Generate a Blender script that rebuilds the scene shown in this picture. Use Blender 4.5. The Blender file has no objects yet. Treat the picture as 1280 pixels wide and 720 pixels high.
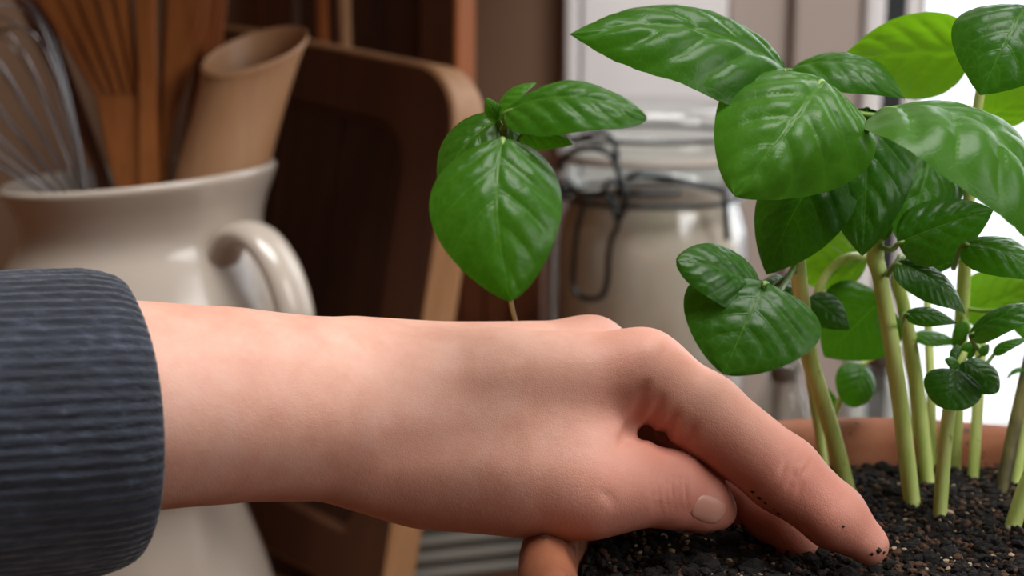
import bpy, bmesh, math, random
import numpy as np
from mathutils import Vector, Matrix, noise as mnoise

random.seed(7); np.random.seed(7)
S = bpy.context.scene
COL = S.collection
R = math.radians

# ------------------------------------------------------------------ camera
PITCH = R(11.5); CAMZ = 0.36; FPX = 1280 * 50 / 36.0
cd = bpy.data.cameras.new('camera'); cam = bpy.data.objects.new('camera', cd); COL.objects.link(cam)
cam.location = (0, 0, CAMZ); cam.rotation_euler = (math.pi / 2 - PITCH, 0, 0)
cd.lens = 50; cd.sensor_width = 36; cd.clip_start = 0.01
cd.dof.use_dof = True; cd.dof.focus_distance = 0.422; cd.dof.aperture_fstop = 9.0
S.camera = cam
CP, SP = math.cos(PITCH), math.sin(PITCH)

# ------------------------------------------------------------------ light, sky, exposure
S.view_settings.view_transform = 'Standard'; S.view_settings.look = 'None'
S.view_settings.gamma = 1; S.view_settings.use_curve_mapping = False
S.view_settings.exposure = 0.0
S.cycles.use_denoising = True
S.cycles.max_bounces = 8; S.cycles.transparent_max_bounces = 16
S.cycles.caustics_reflective = False; S.cycles.caustics_refractive = False
S.cycles.sample_clamp_indirect = 4
wd = bpy.data.worlds.new('overcast_sky'); S.world = wd; wd.use_nodes = True
wd.node_tree.nodes['Background'].inputs[0].default_value = (0.93, 0.95, 1.0, 1)
wd.node_tree.nodes['Background'].inputs[1].default_value = 1.6

def area(name, loc, target, sx, sy, power, color):
    l = bpy.data.lights.new(name, 'AREA'); l.shape = 'RECTANGLE'; l.size = sx; l.size_y = sy
    l.energy = power; l.color = color
    o = bpy.data.objects.new(name, l); COL.objects.link(o); o.location = loc
    o.rotation_euler = (Vector(target) - Vector(loc)).to_track_quat('-Z', 'Y').to_euler()
    return o
# daylight entering through the roof window above the worktop, the side window near the camera and the window seen behind the plant
area('daylight_roof_window', (0.34, 0.16, 2.06), (0.34, 0.16, 0.0), 1.25, 0.95, 46.0, (1.0, 0.98, 0.95))
area('daylight_side_window', (1.28, -0.45, 0.98), (0.0, 0.42, 0.25), 0.85, 0.8, 10.0, (1.0, 0.985, 0.96))
area('daylight_back_window', (0.72, 1.16, 0.60), (0.35, 0.4, 0.2), 0.75, 0.95, 6.0, (0.95, 0.97, 1.0))

# ------------------------------------------------------------------ helpers
def Wp(u, v, d):
    """world point seen at photo pixel (u, v) at camera depth d"""
    x = (u - 640) / FPX * d; y = (360 - v) / FPX * d
    return Vector((x, d * CP + y * SP, CAMZ + y * CP - d * SP))
def cam_to_world(a):
    a = np.asarray(a, dtype=np.float64)
    x, y, d = a[..., 0], a[..., 1], a[..., 2]
    return np.stack([x, d * CP + y * SP, CAMZ + y * CP - d * SP], -1)
def Cp(u, v, d):
    return np.array([(u - 640) / FPX * d, (360 - v) / FPX * d, d])
def ray_z(u, v, z):
    a = Wp(u, v, 1.0) - Vector((0, 0, CAMZ)); t = (z - CAMZ) / a.z
    return Vector((0, 0, CAMZ)) + a * t
def ray_y(u, v, y):
    a = Wp(u, v, 1.0) - Vector((0, 0, CAMZ)); t = y / a.y
    return Vector((0, 0, CAMZ)) + a * t

def obj(name, verts, faces, mat=None, parent=None, smooth=True, loc=None, rot=None):
    me = bpy.data.meshes.new(name)
    me.from_pydata([tuple(v) for v in verts], [], [tuple(f) for f in faces])
    if smooth: me.polygons.foreach_set('use_smooth', [True] * len(me.polygons))
    me.update()
    o = bpy.data.objects.new(name, me); COL.objects.link(o)
    if mat:
        for m in (mat if isinstance(mat, (list, tuple)) else [mat]): me.materials.append(m)
    if parent: o.parent = parent
    if loc is not None: o.location = loc
    if rot is not None: o.rotation_euler = rot
    return o
def bobj(name, bm, mat=None, parent=None, smooth=False, loc=None, rot=None):
    me = bpy.data.meshes.new(name); bm.to_mesh(me); bm.free()
    if smooth: me.polygons.foreach_set('use_smooth', [True] * len(me.polygons))
    o = bpy.data.objects.new(name, me); COL.objects.link(o)
    if mat: me.materials.append(mat)
    if parent: o.parent = parent
    if loc is not None: o.location = loc
    if rot is not None: o.rotation_euler = rot
    return o
def tag(o, label, cat, group=None, kind=None):
    if label: o['label'] = label
    if cat: o['category'] = cat
    if group: o['group'] = group
    if kind: o['kind'] = kind
    return o
def empty(name, loc, rot=(0, 0, 0)):
    o = bpy.data.objects.new(name, None); COL.objects.link(o); o.location = loc; o.rotation_euler = rot
    o.empty_display_size = 0.02
    return o
def rotmat(o):
    from mathutils import Euler
    return Matrix.Translation(o.location) @ o.rotation_euler.to_matrix().to_4x4()
def box(name, lo, hi, mat, parent=None, bev=0.0, loc=None, rot=None, seg=2):
    bm = bmesh.new(); bmesh.ops.create_cube(bm, size=1)
    for v in bm.verts:
        v.co = Vector([lo[i] + (v.co[i] + 0.5) * (hi[i] - lo[i]) for i in range(3)])
    if bev: bmesh.ops.bevel(bm, geom=bm.edges[:], offset=bev, segments=seg, affect='EDGES', profile=0.5)
    return bobj(name, bm, mat, parent, smooth=False, loc=loc, rot=rot)
def lathe(profile, n=64, fn=None):
    vs, fs = [], []
    for (r, z) in profile:
        for k in range(n):
            a = 2 * math.pi * k / n
            p = (r * math.cos(a), r * math.sin(a), z)
            vs.append(fn(*p) if fn else p)
    m = len(profile)
    for i in range(m - 1):
        for k in range(n):
            k2 = (k + 1) % n
            fs.append((i * n + k, i * n + k2, (i + 1) * n + k2, (i + 1) * n + k))
    if profile[0][0] > 1e-5: fs.append(tuple(reversed(range(n))))
    if profile[-1][0] > 1e-5: fs.append(tuple((m - 1) * n + k for k in range(n)))
    return vs, fs
def catmull(pts, n):
    """resample a list of equal length tuples with a Catmull-Rom spline"""
    P = np.array(pts, dtype=float); m = len(P); out = []
    if m == 2:
        return [P[0] + (P[1] - P[0]) * t for t in np.linspace(0, 1, n + 1)]
    for i in range(m - 1):
        p0 = P[max(i - 1, 0)]; p1 = P[i]; p2 = P[i + 1]; p3 = P[min(i + 2, m - 1)]
        for t in np.linspace(0, 1, n, endpoint=False):
            out.append(0.5 * (2 * p1 + (p2 - p0) * t + (2 * p0 - 5 * p1 + 4 * p2 - p3) * t * t + (3 * p1 - p0 - 3 * p2 + p3) * t ** 3))
    out.append(P[-1]); return out
def tube_geo(path, radii, n=10, closed=False, base=0):
    vs, fs = [], []
    P = [Vector(p) for p in path]; m = len(P)
    if not hasattr(radii, '__len__'): radii = [radii] * m
    up = None
    for i in range(m):
        if closed: t = P[(i + 1) % m] - P[i - 1]
        else: t = P[min(i + 1, m - 1)] - P[max(i - 1, 0)]
        t.normalize()
        if up is None:
            up = Vector((0, 0, 1)) if abs(t.z) < 0.9 else Vector((0, 1, 0))
        a = up - t * up.dot(t); a.normalize(); b = t.cross(a); up = a
        for k in range(n):
            q = 2 * math.pi * k / n
            vs.append(P[i] + (a * math.cos(q) + b * math.sin(q)) * radii[i])
    for i in range(m if closed else m - 1):
        j = (i + 1) % m
        for k in range(n):
            k2 = (k + 1) % n
            fs.append((base + i * n + k, base + i * n + k2, base + j * n + k2, base + j * n + k))
    if not closed:
        fs.append(tuple(base + k for k in reversed(range(n)))); fs.append(tuple(base + (m - 1) * n + k for k in range(n)))
    return vs, fs
def tube(name, path, radii, mat, parent=None, n=10, closed=False):
    vs, fs = tube_geo(path, radii, n, closed)
    return obj(name, vs, fs, mat, parent)

# ------------------------------------------------------------------ materials
def mat(name, color=(0.5, 0.5, 0.5), rough=0.5, **kw):
    m = bpy.data.materials.new(name); m.use_nodes = True
    b = m.node_tree.nodes['Principled BSDF']
    b.inputs['Base Color'].default_value = (*color, 1); b.inputs['Roughness'].default_value = rough
    for k, v in kw.items(): b.inputs[k.replace('_', ' ')].default_value = v
    return m
class NT:
    def __init__(s, m): s.t = m.node_tree; s.n = s.t.nodes; s.l = s.t.links; s.b = s.n.get('Principled BSDF')
    def node(s, typ, **kw):
        x = s.n.new(typ)
        for k, v in kw.items():
            if hasattr(x, k): setattr(x, k, v)
            else: x.inputs[k].default_value = v
        return x
    def link(s, a, b): s.l.new(a, b)
    def math(s, op, a, b=None, c=None, clamp=False):
        x = s.n.new('ShaderNodeMath'); x.operation = op; x.use_clamp = clamp
        for i, y in enumerate((a, b, c)):
            if y is None: continue
            if isinstance(y, (int, float)): x.inputs[i].default_value = y
            else: s.l.new(y, x.inputs[i])
        return x.outputs[0]
    def mix(s, fac, a, b, blend='MIX'):
        x = s.n.new('ShaderNodeMix'); x.data_type = 'RGBA'; x.blend_type = blend
        for i, y in ((0, fac), (6, a), (7, b)):
            if isinstance(y, (int, float)): x.inputs[i].default_value = y
            elif isinstance(y, tuple): x.inputs[i].default_value = (*y, 1)
            else: s.l.new(y, x.inputs[i])
        return x.outputs[2]
    def ramp(s, fac, stops):
        x = s.n.new('ShaderNodeValToRGB'); r = x.color_ramp
        while len(r.elements) < len(stops): r.elements.new(0.5)
        for e, (p, c) in zip(r.elements, stops): e.position = p; e.color = (*c, 1)
        s.l.new(fac, x.inputs[0]); return x.outputs[0]
    def coords(s, kind='Object', scale=(1, 1, 1)):
        t = s.n.new('ShaderNodeTexCoord'); mp = s.n.new('ShaderNodeMapping'); mp.inputs['Scale'].default_value = scale
        s.l.new(t.outputs[kind], mp.inputs[0]); return mp.outputs[0]
    def noise(s, vec, scale, detail=4, rough=0.55, dist=0.0):
        x = s.n.new('ShaderNodeTexNoise'); x.inputs['Scale'].default_value = scale; x.inputs['Detail'].default_value = detail
        x.inputs['Roughness'].default_value = rough; x.inputs['Distortion'].default_value = dist
        s.l.new(vec, x.inputs['Vector']); return x.outputs[0]
    def bump(s, h, strength, dist=0.001, normal=None):
        x = s.n.new('ShaderNodeBump'); x.inputs['Strength'].default_value = strength; x.inputs['Distance'].default_value = dist
        s.l.new(h, x.inputs['Height'])
        if normal is not None: s.l.new(normal, x.inputs['Normal'])
        return x.outputs[0]

def wood(name, c1, c2, rough=0.45, grain=(60, 60, 6), bump=0.15):
    m = mat(name, c1, rough); t = NT(m); v = t.coords('Object', grain)
    n1 = t.noise(v, 1.0, 5, 0.6, 0.6); n2 = t.noise(v, 6.0, 3)
    f = t.math('ADD', t.math('MULTIPLY', n1, 0.7), t.math('MULTIPLY', n2, 0.3))
    t.link(t.ramp(f, [(0.3, c1), (0.7, c2)]), t.b.inputs['Base Color'])
    t.link(t.bump(f, bump, 0.0006), t.b.inputs['Normal']); return m
def paint(name, c, rough=0.5, var=0.06):
    m = mat(name, c, rough); t = NT(m); v = t.coords('Object')
    n = t.noise(v, 9.0, 5); d = tuple(x * (1 - var * 2) for x in c)
    t.link(t.ramp(n, [(0.3, d), (0.7, c)]), t.b.inputs['Base Color'])
    t.link(t.bump(t.noise(v, 220.0, 3), 0.08, 0.0005), t.b.inputs['Normal']); return m

M = {}
M['wall'] = paint('brown_wall_paint', (0.20, 0.112, 0.064), 0.75)
M['white_paint'] = paint('white_paint', (0.78, 0.76, 0.76), 0.45, 0.02)
M['taupe_paint'] = paint('taupe_paint', (0.40, 0.33, 0.29), 0.5, 0.04)
M['seal'] = mat('black_rubber_seal', (0.012, 0.013, 0.016), 0.6)
M['room'] = paint('dark_room_paint', (0.17, 0.14, 0.12), 0.8)  # darkened so the unseen walls bounce less fill light
M['worktop'] = wood('worktop_wood', (0.07, 0.026, 0.010), (0.14, 0.055, 0.022), 0.4, (6, 60, 60))
M['board_dark'] = wood('board_walnut', (0.024, 0.006, 0.002), (0.075, 0.021, 0.006), 0.65, (40, 3, 40))
M['board_rim'] = wood('board_rim_wood', (0.055, 0.016, 0.005), (0.12, 0.038, 0.012), 0.65, (40, 3, 40))
M['board_edge'] = wood('board_pale_edge', (0.34, 0.165, 0.072), (0.52, 0.28, 0.135), 0.5, (50, 4, 50))
M['orange_wood'] = wood('orange_wood', (0.36, 0.105, 0.028), (0.50, 0.16, 0.045), 0.4, (50, 4, 50))
M['mahogany'] = wood('mahogany', (0.10, 0.03, 0.012), (0.20, 0.062, 0.024), 0.4, (40, 40, 4))
M['spoon'] = wood('olive_spoon_wood', (0.20, 0.058, 0.012), (0.40, 0.135, 0.032), 0.42, (60, 60, 7))
M['spoon_red'] = wood('cherry_spoon_wood', (0.22, 0.062, 0.018), (0.36, 0.105, 0.03), 0.4, (60, 60, 7))
M['cup_wood'] = wood('tan_turned_wood', (0.36, 0.185, 0.092), (0.50, 0.275, 0.14), 0.5, (35, 35, 9), 0.08)
M['terracotta'] = mat('terracotta', (0.36, 0.13, 0.065), 0.75)
t = NT(M['terracotta']); v = t.coords('Object')
n = t.noise(v, 28, 6, 0.65); n2 = t.noise(v, 160, 3)
c = t.ramp(n, [(0.25, (0.17, 0.050, 0.022)), (0.55, (0.29, 0.095, 0.042)), (0.8, (0.36, 0.15, 0.085))])
t.link(t.mix(t.math('GREATER_THAN', n2, 0.66), c, (0.10, 0.045, 0.03)), t.b.inputs['Base Color'])
t.link(t.bump(t.noise(v, 300, 4), 0.25, 0.0006), t.b.inputs['Normal'])
M['ceramic'] = mat('cream_glazed_stoneware', (0.62, 0.545, 0.465), 0.2, Coat_Weight=0.4, Coat_Roughness=0.12)
t = NT(M['ceramic']); v = t.coords('Object'); n = t.noise(v, 14, 5)
t.link(t.ramp(n, [(0.3, (0.47, 0.40, 0.335)), (0.7, (0.54, 0.47, 0.40))]), t.b.inputs['Base Color'])
M['steel'] = mat('whisk_steel', (0.22, 0.22, 0.23), 0.25, Metallic=1.0)
M['wire'] = mat('clip_wire_steel', (0.045, 0.052, 0.055), 0.32, Metallic=1.0)
M['rubber'] = mat('jar_seal_rubber', (0.50, 0.43, 0.38), 0.6)
M['flour'] = mat('jar_flour', (0.75, 0.62, 0.52), 0.9)
t = NT(M['flour']); v = t.coords('Object', (1, 1, 0.6)); n = t.noise(v, 26, 5, 0.6)
t.link(t.ramp(n, [(0.3, (0.62, 0.47, 0.37)), (0.7, (0.80, 0.68, 0.58))]), t.b.inputs['Base Color'])
M['linen'] = mat('grey_linen', (0.16, 0.145, 0.125), 0.9)
t = NT(M['linen']); v = t.coords('Object'); t.link(t.bump(t.noise(v, 500, 2), 0.4, 0.0006), t.b.inputs['Normal'])

def glass_mat(name, tint, gloss=0.03, rough=0.04):
    """thin glass: clear pane with fresnel reflection"""
    m = bpy.data.materials.new(name); m.use_nodes = True; t = NT(m); t.n.remove(t.b)
    tr = t.node('ShaderNodeBsdfTransparent'); tr.inputs[0].default_value = (*tint, 1)
    gl = t.node('ShaderNodeBsdfGlossy'); gl.inputs['Roughness'].default_value = rough
    lw = t.node('ShaderNodeLayerWeight'); lw.inputs[0].default_value = 0.5
    fr = t.math('MULTIPLY_ADD', t.math('POWER', lw.outputs['Facing'], 4.0), 0.8, 0.03)
    mx = t.node('ShaderNodeMixShader'); t.link(t.math('ADD', fr, gloss, clamp=True), mx.inputs[0])
    t.link(tr.outputs[0], mx.inputs[1]); t.link(gl.outputs[0], mx.inputs[2])
    t.link(mx.outputs[0], t.n['Material Output'].inputs[0]); return m
M['glass'] = glass_mat('clear_glass', (0.93, 0.95, 0.94))
M['pane'] = glass_mat('window_glass', (0.98, 0.99, 1.0), 0.0)

# leaves: veins drawn from the leaf's own UV, light passing through the blade, per-leaf green from the object colour
def leaf_mat():
    m = bpy.data.materials.new('basil_leaf'); m.use_nodes = True; t = NT(m); b = t.b
    uv = t.node('ShaderNodeUVMap'); sp = t.node('ShaderNodeSeparateXYZ'); t.link(uv.outputs[0], sp.inputs[0])
    s = t.math('ABSOLUTE', t.math('MULTIPLY_ADD', sp.outputs[0], 2.0, -1.0)); y = sp.outputs[1]
    mid = t.math('SUBTRACT', 1.0, t.math('DIVIDE', s, t.math('MULTIPLY_ADD', y, -0.022, 0.034)), clamp=True)
    va = t.node('ShaderNodeAttribute'); va.attribute_name = 'vein_phase'; ph = va.outputs['Fac']
    tri = t.math('ABSOLUTE', t.math('SUBTRACT', t.math('FRACT', t.math('ADD', ph, 10.0)), 0.5))
    lat = t.math('SUBTRACT', 1.0, t.math('DIVIDE', t.math('SUBTRACT', 0.5, tri), 0.06), clamp=True)
    lat = t.math('MULTIPLY', t.math('MULTIPLY', lat, t.math('SUBTRACT', 1.0, t.math('POWER', s, 2.5))), t.math('SUBTRACT', 1.0, t.math('POWER', y, 3.0)))
    vein = t.math('MAXIMUM', mid, t.math('MULTIPLY', lat, 0.5))
    vor = t.node('ShaderNodeTexVoronoi'); vor.feature = 'DISTANCE_TO_EDGE'; vor.inputs['Scale'].default_value = 330
    tc = t.coords('Object'); t.link(tc, vor.inputs['Vector'])
    fine = t.math('SUBTRACT', 1.0, t.math('MULTIPLY', vor.outputs['Distance'], 9.0), clamp=True)
    oi = t.node('ShaderNodeObjectInfo')
    n = t.noise(tc, 60, 4)
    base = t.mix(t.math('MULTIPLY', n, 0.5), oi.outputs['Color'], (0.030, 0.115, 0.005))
    colr = t.mix(t.math('MULTIPLY', vein, 0.42), base, (0.10, 0.22, 0.025))
    colr = t.mix(t.math('MULTIPLY', fine, 0.10), colr, (0.10, 0.22, 0.03))
    t.link(colr, b.inputs['Base Color'])
    b.inputs['Roughness'].default_value = 0.33; b.inputs['Specular IOR Level'].default_value = 0.24
    h = t.math('SUBTRACT', t.math('MULTIPLY', n, 0.5), t.math('ADD', t.math('MULTIPLY', vein, 0.8), t.math('MULTIPLY', fine, 0.12)))
    nm = t.bump(h, 0.35, 0.0005); t.link(nm, b.inputs['Normal'])
    tl = t.node('ShaderNodeBsdfTranslucent')
    t.link(t.mix(1.0, t.mix(1.0, colr, (3.4, 3.6, 1.6), 'MULTIPLY'), (0.03, 0.05, 0.0), 'ADD'), tl.inputs[0])
    mx = t.node('ShaderNodeMixShader'); mx.inputs[0].default_value = 0.24
    t.link(b.outputs[0], mx.inputs[1]); t.link(tl.outputs[0], mx.inputs[2])
    t.link(mx.outputs[0], t.n['Material Output'].inputs[0]); return m
M['leaf'] = leaf_mat()
M['stem'] = mat('basil_stem', (0.36, 0.42, 0.10), 0.45, Subsurface_Weight=0.25, Subsurface_Radius=(0.5, 0.6, 0.1), Subsurface_Scale=0.004)
t = NT(M['stem']); v = t.coords('Object', (1, 1, 0.12)); n = t.noise(v, 180, 4)
n2 = t.noise(t.coords('Object'), 26, 4, 0.6)
c = t.ramp(n, [(0.3, (0.40, 0.53, 0.12)), (0.7, (0.64, 0.72, 0.27))])
t.link(t.mix(t.math('MULTIPLY', t.math('SUBTRACT', n2, 0.5, clamp=True), 3.0, clamp=True), c, (0.50, 0.52, 0.16)), t.b.inputs['Base Color'])
n4 = t.noise(t.coords('Object', (1, 1, 0.5)), 420, 3, 0.6)
lk = t.b.inputs['Base Color'].links[0].from_socket
t.link(t.mix(t.math('MULTIPLY', t.math('SUBTRACT', n4, 0.64, clamp=True), 5.0, clamp=True), lk, (0.12, 0.10, 0.03)), t.b.inputs['Base Color'])
t.link(t.bump(n, 0.3, 0.0005), t.b.inputs['Normal'])
M['petiole'] = mat('leaf_stalk', (0.17, 0.29, 0.05), 0.45)
M['stem_brown'] = mat('woody_basil_stem', (0.12, 0.10, 0.035), 0.6)
t = NT(M['stem_brown']); n = t.noise(t.coords('Object', (1, 1, 0.4)), 60, 4)
t.link(t.ramp(n, [(0.40, (0.02, 0.015, 0.01)), (0.55, (0.20, 0.18, 0.06))]), t.b.inputs['Base Color'])
M['soil'] = mat('dark_potting_soil', (0.012, 0.009, 0.007), 0.95)
t = NT(M['soil']); v = t.coords('Object'); n = t.noise(v, 260, 6, 0.7)
t.link(t.ramp(n, [(0.35, (0.003, 0.002, 0.0015)), (0.6, (0.010, 0.0065, 0.0045)), (0.78, (0.04, 0.025, 0.016))]), t.b.inputs['Base Color'])
t.link(t.bump(n, 1.0, 0.004), t.b.inputs['Normal'])
M['soil_brown'] = mat('brown_peat_crumb', (0.072, 0.034, 0.017), 0.95)
M['soil_pale'] = mat('pale_wood_fleck', (0.40, 0.29, 0.19), 0.9)
M['knit'] = mat('navy_knit', (0.022, 0.027, 0.042), 0.95, Sheen_Weight=0.25, Sheen_Roughness=0.5)
t = NT(M['knit']); v = t.coords('Object', (0.25, 1, 1)); n = t.noise(v, 300, 4, 0.7); n2 = t.noise(t.coords('Object'), 70, 4, 0.7)
f = t.math('ADD', t.math('MULTIPLY', n, 0.6), t.math('MULTIPLY', n2, 0.4))
t.link(t.ramp(f, [(0.36, (0.005, 0.007, 0.012)), (0.55, (0.017, 0.022, 0.036)), (0.72, (0.06, 0.075, 0.105))]), t.b.inputs['Base Color'])
t.link(t.bump(n, 0.7, 0.0012), t.b.inputs['Normal'])
def skin_mat():
    m = mat('skin', (0.66, 0.36, 0.25), 0.55, Subsurface_Weight=0.16, Subsurface_Radius=(1.0, 0.4, 0.25), Subsurface_Scale=0.004)
    t = NT(m); v = t.coords('Object'); n = t.noise(v, 70, 5, 0.6); n3 = t.noise(v, 260, 3, 0.6)
    at = t.node('ShaderNodeAttribute'); at.attribute_name = 'red'
    c = t.ramp(n, [(0.3, (0.58, 0.295, 0.21)), (0.5, (0.65, 0.355, 0.262)), (0.7, (0.69, 0.415, 0.325))])
    c = t.mix(t.math('MULTIPLY', n3, 0.25), c, (0.62, 0.29, 0.22))
    c = t.mix(at.outputs['Fac'], c, (0.55, 0.19, 0.135)); t.link(c, t.b.inputs['Base Color'])
    vo = t.node('ShaderNodeTexVoronoi'); vo.feature = 'DISTANCE_TO_EDGE'; vo.inputs['Scale'].default_value = 1300; t.link(v, vo.inputs['Vector'])
    h = t.math('ADD', t.math('MULTIPLY', t.math('MINIMUM', vo.outputs['Distance'], 0.25), 1.2), t.math('MULTIPLY', t.noise(v, 330, 5, 0.7), 1.5))
    t.link(t.bump(h, 0.27, 0.0004), t.b.inputs['Normal']); return m
M['skin'] = skin_mat()
M['nail'] = mat('fingernail', (0.57, 0.28, 0.21), 0.38, Coat_Weight=0.1, Subsurface_Weight=0.1, Subsurface_Radius=(1, 0.4, 0.3), Subsurface_Scale=0.003)
M['dirt'] = mat('soil_speck', (0.02, 0.012, 0.009), 0.95)

# ------------------------------------------------------------------ room shell
YW = 1.08
def X(u): return ray_y(u, 100, YW).x
def struct(o, label=None): return tag(o, label, None, kind='structure')
wx = X(1128)
struct(box('wall_back', (-1.3, YW, -0.6), (wx, YW + 0.12, 2.1), M['wall']), 'brown painted back wall behind the chopping boards')
struct(box('wall_back_upper', (wx, YW, 1.15), (1.3, YW + 0.12, 2.1), M['room']))
struct(box('wall_left', (-1.42, -1.8, -0.6), (-1.3, YW + 0.12, 2.1), M['wall']))
struct(box('wall_front', (-1.42, -1.92, -0.6), (1.42, -1.8, 2.1), M['room']))
# ceiling with its roof window opening x -0.4..1.0, y -0.65..0.65
for nm, x0, x1, y0, y1 in (('ceiling', -1.42, -0.4, -1.92, YW + .12), ('ceiling', 1.0, 1.42, -1.92, YW + .12), ('ceiling', -0.4, 1.0, -1.92, -0.65), ('ceiling', -0.4, 1.0, 0.65, YW + .12)):
    struct(box(nm, (x0, y0, 2.1), (x1, y1, 2.18), M['room']))
struct(box('floor', (-1.42, -1.92, -0.68), (1.42, YW + 0.12, -0.6), M['worktop']))
# right wall with its window opening y -0.95..0.05, z 0.5..1.45
struct(box('wall_right', (1.3, -1.8, -0.6), (1.42, YW + 0.12, 0.5), M['room']))
struct(box('wall_right', (1.3, -1.8, 1.45), (1.42, YW + 0.12, 2.1), M['room']))
struct(box('wall_right', (1.3, -1.8, 0.5), (1.42, -0.95, 1.45), M['room']))
struct(box('wall_right', (1.3, 0.05, 0.5), (1.42, YW + 0.12, 1.45), M['room']))
w3 = struct(empty('window_3', (1.36, -0.45, 0.975)))
for lo, hi in (((-0.03, -0.5, -0.475), (0.03, -0.46, 0.475)), ((-0.03, 0.46, -0.475), (0.03, 0.5, 0.475)), ((-0.03, -0.46, -0.475), (0.03, 0.46, -0.435)), ((-0.03, -0.46, 0.435), (0.03, 0.46, 0.475))):
    box('window_frame', lo, hi, M['white_paint'], w3, 0.004)
w2 = struct(empty('window_2', (0.30, 0.0, 2.14), (0, R(90), 0)))
for nm, lo, hi in (('window_frame', (-0.03, -0.65, -0.70), (0.03, -0.61, 0.70)), ('window_frame', (-0.03, 0.61, -0.70), (0.03, 0.65, 0.70)),
                   ('window_frame', (-0.03, -0.61, -0.70), (0.03, 0.61, -0.66)), ('window_frame', (-0.03, -0.61, 0.66), (0.03, 0.61, 0.70))):
    box(nm, lo, hi, M['white_paint'], w2, 0.004)
struct(box('trim_1', (X(704), YW - 0.022, 0.0), (X(722), YW + 0.001, 2.1), M['white_paint'], bev=0.004), 'narrow white bead beside the brown wall')
struct(box('trim_2', (X(726), YW - 0.014, 0.0), (X(905), YW + 0.001, 2.1), M['white_paint'], bev=0.003), 'wide white window casing board behind the jar')
struct(box('trim_3', (X(908), YW - 0.006, 0.0), (X(981), YW + 0.001, 2.1), M['taupe_paint'], bev=0.003), 'recessed taupe casing board')
struct(box('trim_4', (X(985), YW - 0.018, 0.0), (X(1067), YW + 0.001, 2.1), M['taupe_paint'], bev=0.003), 'taupe window jamb board')
struct(box('trim_5', (X(1069), YW - 0.026, 0.0), (X(1093), YW + 0.001, 2.1), M['white_paint'], bev=0.004), 'thin white bead beside the black seal')
struct(box('trim_6', (X(1095), YW - 0.010, 0.0), (X(1126), YW + 0.001, 2.1), M['seal'], bev=0.002), 'black seal strip beside the window')
w1 = struct(empty('window_1', (wx, YW + 0.06, 0.0)), 'bright white window behind the basil')
wl = 1.3 - wx
box('window_frame', (0.0, -0.05, 0.012), (X(1150) - wx, 0.03, 1.15), M['white_paint'], w1, 0.003)
box('window_frame', (X(1150) - wx, -0.05, 0.012), (wl, 0.03, 0.03), M['white_paint'], w1, 0.003)
box('window_frame', (X(1150) - wx, -0.05, 1.10), (wl, 0.03, 1.15), M['white_paint'], w1, 0.003)
box('glazing_bead', (X(1164) - wx, -0.02, 0.03), (X(1172) - wx, 0.01, 1.10), M['taupe_paint'], w1, 0.002)
box('window_pane', (X(1150) - wx, 0.0, 0.03), (wl, 0.004, 1.10), M['pane'], w1)
wt = box('worktop', (-1.3, 0.05, -0.04), (1.3, YW, 0.0), M['worktop'], bev=0.004)
tag(wt, 'brown wooden worktop under the pot and the jug', None, kind='structure')

sh = box('added_shade', (-0.26, 0.66, 0.50), (0.045, YW, 0.525), M['mahogany'], bev=0.003)  # unseen board added above the view to shade the back left
tag(sh, 'added out-of-view dark wooden shelf above the jug and the chopping boards', 'shade')

# ------------------------------------------------------------------ terracotta pot and soil
PC = Vector((0.131, 0.394, 0.0)); PR = 0.129; PZ = 0.205; SOILZ = 0.191
prof = [(0.0, 0.0), (0.080, 0.0), (0.084, 0.003), (0.105, 0.150), (PR - 0.004, 0.152), (PR, 0.156), (PR + 0.001, 0.18), (PR, 0.197),
        (PR - 0.003, 0.203), (PR - 0.008, 0.2055), (PR - 0.013, 0.203), (PR - 0.0165, 0.197), (PR - 0.018, 0.18), (PR - 0.028, 0.10), (PR - 0.05, 0.012), (0.0, 0.010)]
vs, fs = lathe(prof, 96)
pot = obj('terracotta_pot', vs, fs, M['terracotta'], loc=PC)
tag(pot, 'round terracotta pot with a thick rim, full of dark soil and basil', 'plant pot')

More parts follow.
